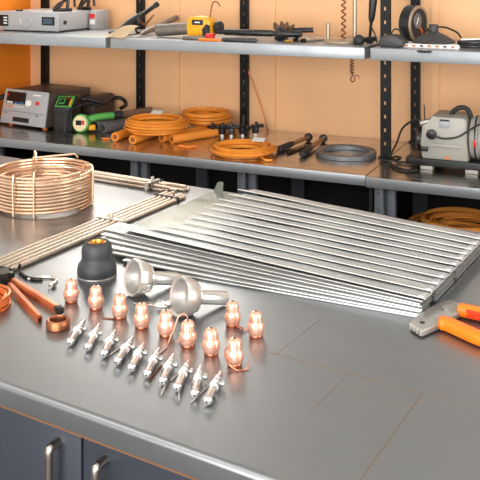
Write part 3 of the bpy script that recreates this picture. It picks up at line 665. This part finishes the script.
MB().box((-.042, -.0855, .118), (.010, .003, .024), bev=.001).build('red_label', 'redp', pu)
MB().box((.0, -.088, .155), (.03, .012, .03), bev=.003).build('switch_box', 'black', pu)
MB().cyl((-.229, -.03, .166), (-.232, -.03, .235), .0022, n=8).build('antenna', 'darkmetal', pu)
MB().cyl((-.245, -.03, .166), (-.205, -.03, .180), .009, n=12).build('cable_gland', 'steel', pu)
MB().tube(smooth_path([(-.19, -.088, .137), (-.15, -.092, .128), (-.10, -.09, .138), (-.06, -.088, .165), (-.02, -.09, .19), (.03, -.085, .20)], 6), .0035, 8).build('front_lead', 'black', pu)
bwire('power_lead', 'thin dark lead running from the pump to the front post', 'cable', [(-.245, .24, .166), (-.275, .24, .166), (-.32, .25, .13), (-.345, .26, .07), (-.372, .265, .02), (-.385, .25, .006)], .0040, 'darkmetal', z=ZB)
bwire('black_cable', 'black cable tangle at the foot of the front post', 'cable', [(-.41, .25, .008), (-.37, .235, .006), (-.34, .245, .010), (-.335, .28, .012), (-.355, .27, .016), (-.34, .23, .008), (-.30, .235, .006), (-.275, .235, .006)], .005, 'black', z=ZB)
bwire('black_cable', 'black cable with bare end lying in front of the pump', 'cable', [(-.35, .19, .006), (-.325, .15, .006), (-.29, .12, .006), (-.25, .118, .006), (-.235, .132, .006)], .0055, 'darkmetal', z=ZB)
cable_coil('cable_coil', 'big heap of orange cable on the shelf below the bench', -.10, .27, .4625, .130, 44, .140, .100, .0056, 'cabledull', 11, None)

# ------------------------------------------------------------------ upper shelf items
p2 = back('power_supply', 'flat grey power supply with small screen on the upper shelf', 'power supply', -2.075, .25, ZS, 0)
MB().box((0, .17, .050), (.36, .34, .084), bev=.003).build('housing', 'psu', p2)
MB().box((0, -.002, .050), (.365, .010, .088), bev=.003).build('front_panel', 'psu', p2)
dd = MB().box((-.135, -.008, .050), (.062, .004, .052)).build('display', 'screen', p2, smooth=False)
for k in range(3): MB().box((-.118, -.0105, .064-.013*k), (.020, .002, .006)).build('screen_mark', 'whitep', dd, smooth=False)
MB().box((.125, -.008, .052), (.070, .004, .038)).build('display', 'screen', p2, smooth=False)
MB().box((.125, -.0105, .052), (.052, .002, .024)).build('display_glass', 'glassblue', p2, smooth=False)
MB().tube(smooth_path([(-.03, -.008, .058), (-.028, -.011, .034), (-.01, -.013, .022), (.014, -.013, .024), (.028, -.011, .040), (.03, -.008, .058)], 5), .0022, 8).build('handle', 'steel', p2)
MB().cyl((-.07, .03, .092), (-.07, .03, .100), .016).build('cap', 'black', p2)
for x in (-.13, .13): MB().box((x, .05, .004), (.06, .05, .008)).build('foot', 'black', p2)
for x in (-.13, .13): MB().box((x, .29, .004), (.06, .05, .008)).build('foot', 'black', p2)
MB().along((.1825, .04, .045), (1, .04, .045), [(.010, 0), (.010, .004), (.006, .005)], 14).build('side_knob', 'black', p2)
for i, (x, y, a, lab) in enumerate(((.125, .10, .3, 'black clamp lying on the upper power supply, nearer its front'), (.135, .26, -.5, 'black clamp lying on the upper power supply, nearer the label'))):
    o = back('tool_clamp', lab, 'clamp', -2.075+x, .25+y, ZS+.0925, a, 'clamps on the upper power supply')
    MB().box((0, 0, .008), (.09, .022, .016), RZ(.2), .004).build('jaw', 'darkmetal', o)
    MB().tube(smooth_path([(-.04, .0, .014), (-.02, .01, .035), (.01, .01, .05), (.03, -.01, .045), (.035, -.04, .012)], 5), .007, 10).build('lever', 'black', o)
    MB().tube(smooth_path([(-.03, -.01, .012), (.0, -.02, .030), (.02, .0, .075), (.045, .02, .085), (.05, .03, .02)], 5), .006, 10).build('strap', 'black', o)
    MB().cyl((.02, .01, .014), (.025, .015, .070), .008, n=10).build('screw', 'darkmetal', o)
lb = back('label_box', 'small grey box with red and white label beside the upper power supply', 'box', -1.872, .53, ZS, 0)
MB().box((0, .01, .046), (.036, .12, .092), bev=.004).build('box', 'psu', lb)
MB().box((0, -.051, .066), (.028, .002, .022)).build('red_label', 'redp', lb, smooth=False); MB().box((0, -.051, .038), (.028, .002, .022)).build('white_label', 'whitep', lb, smooth=False)

cg = back('grip_tool', 'long black grip tool propped up against the slotted post', 'tool', -1.588, .30, ZS, 0)
a, b = Vector((-.012, -.02, .012)), Vector((.085, .19, .140)); ax = (b-a).normalized()
MB().along(a, b, [(.006, 0), (.012, .008), (.014, .03), (.019, .06), (.021, .09), (.018, .13), (.0115, .135), (.0105, .225), (.013, .228), (.013, .245), (.008, .246)], 16).build('barrel', 'black', cg)
c = a+ax*.10
MB().box(c+Vector((.0, 0, -.012)), (.06, .018, .03), RY(-.5), .005).build('trigger_guard', 'darkmetal', cg)
MB().tube(smooth_path([c+Vector((.02, .01, -.004)), c+Vector((.034, .03, -.022)), c+Vector((.045, .05, -.004)), c+Vector((.046, .09, .02))], 5), .005, 8).build('trigger', 'hex', cg)
MB().tube([c, (c.x+.01, c.y, .004), (c.x+.03, c.y+.03, .004)], .005, 8).build('prop', 'darkmetal', cg)
MB().box((-.03, -.025, .008), (.045, .024, .014), RZ(.4), .004).build('toe', 'black', cg)
pa = back('paper_sheet', 'curled cream paper sheet at the end of the middle shelf', 'paper', -1.502, .175, ZS, 0)
g = MB(); rows = []
for i in range(9):
    f = i/8; y = -.09+.165*f; zz = .004+.060*(f**1.2)*(.6+.4*math.sin(f*3)); row = []
    for j_ in range(5):
        x = (j_/4-.5)*(.10-.05*f)+.01*f; row.append(g.bm.verts.new((x, y, zz+.003*math.sin(j_*1.2))))
    rows.append(row)
for p, q in zip(rows, rows[1:]):
    for j_ in range(4): g.bm.faces.new((p[j_], p[j_+1], q[j_+1], q[j_]))
rr_ = bmesh.ops.solidify(g.bm, geom=g.bm.faces[:], thickness=.0012)
g.build('sheet', 'cream', pa)
fl = back('steel_file', 'long grey file with pale tip lying next to the cream paper', 'file', -1.430, .19, ZS, 0)
MB().along((0, 0, .012), (-.068, .45, .060), [(.004, 0), (.009, .02), (.013, .06), (.0145, .10), (.0145, .445), (.012, .449)], 8).build('blade', 'file', fl)
MB().box((.002, -.012, .006), (.018, .05, .004), RZ(.15)).build('tip', 'steel', fl)
yt = back('rotary_tool', 'yellow rotary tool with grey barrel and black disc', 'tool', -1.165, .25, ZS, 0)
MB().prism([(-.055, .012), (-.060, .055), (-.050, .085), (-.02, .094), (.03, .090), (.052, .072), (.056, .020), (.046, .008), (-.03, .006)], -.035, .035, .007, Matrix.Rotation(PI/2, 4, 'X')).build('body', 'yellow', yt)
MB().along((-.052, 0, .040), (-.21, -.02, .027), [(.026, 0), (.028, .006), (.026, .02), (.026, .155), (.018, .160)], 22).build('barrel', 'file', yt)
MB().box((-.005, -.0355, .068), (.052, .003, .022), bev=.001).build('badge', 'black', yt)
MB().box((-.005, -.0372, .068), (.024, .002, .005)).build('badge_mark', 'whitep', yt, smooth=False)
MB().prism([(.020, .010), (.016, .040), (.036, .062), (.053, .056), (.052, .012)], .034, .0375, 0, Matrix.Rotation(PI/2, 4, 'X')).build('side_panel', 'black', yt)
MB().along((.052, .012, .046), (.30, -.05, .050), [(.008, 0), (.008, .012), (.026, .013), (.026, .030), (.020, .034)], 26).build('disc', 'blackm', yt)
MB().tube(smooth_path([(.030, .01, .085), (.036, .01, .12), (.044, .01, .148), (.056, .01, .154), (.070, .01, .146), (.078, .01, .134)], 5), .0030, 8).build('hooked_rod', 'hex', yt)
sc = back('scraper', 'flat grey scraper with red collar lying before the yellow tool', 'scraper', -1.20, .155, ZS, 0)
MB().prism([(0, -.02), (.06, -.024), (.10, -.012), (.10, .016), (.05, .024), (.004, .018)], .001, .016, .004).build('blade', 'file', sc)
MB().along((.10, .002, .014), (.2, .01, .018), [(.012, 0), (.015, .004), (.015, .03), (.010, .034)], 16).build('collar', 'redp', sc)
yf = back('yellow_file', 'slim file with yellow tip and dark grip at the shelf edge', 'file', -1.065, .125, ZS, math.radians(2))
MB().box((.0, 0, .006), (.10, .018, .010), bev=.002).build('tip', 'orange', yf); MB().along((.05, 0, .009), (1, 0, .009), [(.006, 0), (.009, .01), (.009, .14), (.005, .15)], 14).build('grip', 'conegrey', yf)
tb = back('torque_bar', 'long black bar with round flange lying along the middle shelf', 'bar', -1.09, .235, ZS, 0)
MB().along((0, 0, .030), (.36, .012, .030), [(.007, 0), (.010, .006), (.010, .03), (.0135, .04), (.0135, .24), (.011, .245), (.011, .27)], 18).build('shaft', 'black', tb)
MB().along((.258, .009, .030), (.36, .012, .030), [(.012, 0), (.030, .012), (.031, .020), (.020, .036), (.014, .046), (.014, .105), (.010, .110)], 24).build('flange', 'black', tb)
rk = back('claw_head', 'brown knobbly claw head perched behind the long black bar', 'claw', -.835, .315, ZS, 0)
b = MB().box((0, 0, .034), (.05, .04, .030), RY(.3), .008)
for x, y, a_ in ((-.02, 0, -.5), (.0, .01, -.1), (.018, 0, .35), (.032, .012, .8)): b.along((x*.6, y, .03), (x*.6+math.sin(a_), y, .03+math.cos(a_)), [(.012, 0), (.011, .028), (.006, .042), (0, .046)], 10)
b.build('claw', 'rock', rk); MB().box((0, 0, .011), (.045, .05, .022), bev=.004).build('base', 'black', rk)
MB().cyl((.02, .02, .036), (.12, .05, .040), .011, n=14).build('arm', 'black', rk)
bwire('orange_lead', 'thin orange lead lying behind the long black bar', 'cable', [(-1.06, .42, .004), (-1.0, .44, .02), (-.94, .43, .022), (-.90, .42, .010), (-.87, .43, .004)], .0035, 'cable', z=ZS)
for a, b_, c_, d_, lab in ((-.745, .23, -.66, .46, 'thin silver rod lying on the shelf, nearer the black bar'), (-.705, .21, -.615, .42, 'thin silver rod lying on the shelf, nearer the drill stand')):
    o = back('silver_rod', lab, 'rod', a, b_, ZS, 0, 'silver rods on the middle shelf'); e = (c_-a, d_-b_, .0085); MB().cyl((0, 0, .0085), e, .0075, n=14).build('shaft', 'rod', o); MB().along((0, 0, .0085), e, [(.0082, -.004), (.0082, .012)], 14).build('tip', 'darkmetal', o)
bwire('brass_bit', 'small brass bit lying at the end of the black bar', 'bit', [(-.765, .175, .006), (-.75, .178, .006), (-.735, .18, .006)], .006, 'brass', z=ZS)

ds = back('drill_stand', 'champagne metal drill stand with round base and tall post', 'stand', -.555, .27, ZS, 0)
MB().lathe([(.078, 0), (.080, .003), (.078, .010), (.070, .014), (.03, .016), (0, .016)], 48).build('round_base', 'taupe', ds)
MB().cyl((-.060, -.015, .012), (-.060, -.015, .078), .0085, n=16).build('short_post', 'taupe', ds)
MB().cyl((.040, .012, .012), (.040, .012, .42), .0085, n=16).build('tall_post', 'taupe', ds)
MB().tube([(-.002+.0075*math.cos(i*.55), .0075*math.sin(i*.55), .014+.0021*i) for i in range(190)], .0032, 7).build('spring', 'hex', ds)
MB().box((.0, .006, .425), (.11, .04, .02), bev=.004).build('top_bracket', 'taupe', ds)
hs = back('hanging_spring', 'rusty spring with hook hanging beneath the middle shelf', 'spring', -.517, .25, ZS, 0)
MB().tube([(.0065*math.cos(i*.6), .0065*math.sin(i*.6), -.008-.0011*i) for i in range(100)], .0026, 7).build('spring_wire', 'hex', hs)
MB().tube(smooth_path([(.004, 0, -.115), (.0, 0, -.128), (-.006, 0, -.138), (.002, 0, -.148), (.012, 0, -.140), (.010, 0, -.126), (.024, 0, -.122), (.028, 0, -.134)], 5), .0026, 7).build('hook', 'hex', hs)
kb = back('ball_grip', 'round black knob sitting at the end of the middle shelf', 'knob', -.474, .195, ZS, 0)
MB().lathe([(0, 0), (.012, 0), (.020, .008), (.022, .020), (.018, .032), (.008, .039), (0, .040)], 24).build('ball', 'blackm', kb); MB().cyl((.015, .01, .02), (.048, .05, .022), .009, n=12).build('stem', 'black', kb)
ut = back('upright_driver', 'black screwdriver standing upright by the forward slotted post', 'screwdriver', -.462, .30, ZS, 0)
MB().along((0, 0, 0), (.022, .0, .24), [(.014, 0), (.016, .008), (.006, .010), (.006, .08), (.009, .084), (.013, .10), (.016, .16), (.015, .25), (.008, .26)], 16).build('shaft', 'black', ut)
MB().tube(smooth_path([(.004, -.016, .10), (.012, -.022, .07), (.030, -.026, .035), (.038, -.030, .006)], 5), .003, 8).build('lead', 'black', ut)

ms = back('black_box', 'rounded charcoal gadget with cable at the corner of the shelf', 'gadget', -.336, .185, ZS, 0)
MB().prism([(-.048, 0), (-.050, .022), (-.034, .044), (.010, .046), (.044, .026), (.046, .006), (.03, 0)], -.04, .04, .008, Matrix.Rotation(PI/2, 4, 'X')).build('shell', 'conegrey', ms)
MB().tube(smooth_path([(-.012, 0, .044), (.0, .0, .064), (.02, .0, .062), (.034, .0, .040), (.05, .02, .010), (.062, .04, .005)], 5), .003, 8).build('cable', 'black', ms)
gg = back('round_gauge', 'round black gauge with brass rim standing on its edge', 'gauge', -.315, .37, ZS, math.radians(72))
R_ = .074; c0 = Vector((0, 0, R_))
MB().along(c0+Vector((0, .014, 0)), c0+Vector((0, -1, 0)), [(.068, 0), (.074, .005), (.074, .044), (.068, .048)], 48).build('drum', 'black', gg)
MB().along(c0+Vector((0, -.030, 0)), c0+Vector((0, -1, 0)), [(.071, 0), (.0735, .004), (.070, .008), (.062, .008), (.061, .003)], 48, caps=False).build('rim', 'taupe', gg)
gf = MB().along(c0+Vector((0, -.0335, 0)), c0+Vector((0, -1, 0)), [(.061, 0), (.061, .001), (0, .001)], 40).build('face', 'blackm', gg)
MB().along(c0+Vector((-.012, -.035, .014)), c0+Vector((-.012, -1, .014)), [(.024, 0), (.030, .002), (.026, .004), (.020, .002)], 28).build('inner_dial', 'ring', gf)
MB().prism([(0, 0), (.030, -.044), (.042, -.030)], 0, .002, 0, Matrix.Translation(c0+Vector((-.006, -.035, .0))) @ Matrix.Rotation(PI/2, 4, 'X')).build('needle', 'copperarm', gf)
MB().box(c0+Vector((-.012, -.037, .014)), (.004, .002, .032), RY(.5)).build('needle', 'whitep', gf)
MB().along(c0+Vector((.054, -.034, -.024)), c0+Vector((.10, -.30, -.03)), [(.006, 0), (.006, .010), (.011, .012), (.011, .020), (.004, .024), (.004, .036)], 14).build('stem', 'brass', gg)
cn = back('cone_shade', 'charcoal cone with short neck sitting on the white perforated strip', 'cone', -.205, .26, ZS+.014, 0)
MB().lathe([(.078, 0), (.080, .003), (.076, .009), (.048, .026), (.025, .036), (.019, .040)], 40).build('cone', 'conegrey', cn)
MB().lathe([(.017, .038), (.018, .044), (.018, .066), (.015, .068)], 24).build('neck', 'conegrey', cn)
MB().tube(smooth_path([(-.05, .05, .03), (-.02, .06, .05), (.03, .05, .055), (.08, .02, .040), (.10, .0, .022)], 6), .0035, 8).build('lead', 'darkmetal', cn)
st_ = back('perforated_strip', 'white perforated strip with rusty holes along the shelf front', 'strip', -.215, .215, ZS, 0)
MB().box((0, 0.02, .0068), (.235, .13, .0135), bev=.002).build('strip_body', 'whitep', st_)
h = [MB().box((-.10+.028*k, -.0455, .008), (.012, .002, .006)).build('rust_hole', 'rust' if k % 3 else 'darkmetal', st_, smooth=False) for k in range(8)]
kn = back('black_washer', 'flat black washer hanging over the shelf lip under the strip', 'washer', -.205, .092, ZS-.004, 0)
MB().lathe([(.010, -.003), (.024, -.003), (.026, 0), (.024, .003), (.010, .003), (.010, -.003)], 28, Matrix.Rotation(0, 4, 'X'), caps=False).build('disc', 'black', kn)
cable_coil('lead_coil', 'small tangled coil of black leads at the shelf edge', -.055, .235, ZS, .05, 7, .020, .02, .0045, 'black', 21, None)
bwire('white_lead', 'short white lead lying on the black lead coil', 'cable', [(-.09, .17, .036), (-.06, .18, .037), (-.03, .20, .037), (-.005, .22, .036)], .003, 'whitep', z=ZS)
bwire('wall_wire', 'thin copper wire hanging down the wall to the bench', 'wire', [(-1.155, .635, .42), (-1.131, .645, .27), (-1.108, .648, .215), (-1.083, .648, .148), (-1.052, .645, .07), (-1.035, .635, .02), (-1.01, .60, .004)], .0028, 'wire', z=ZB)
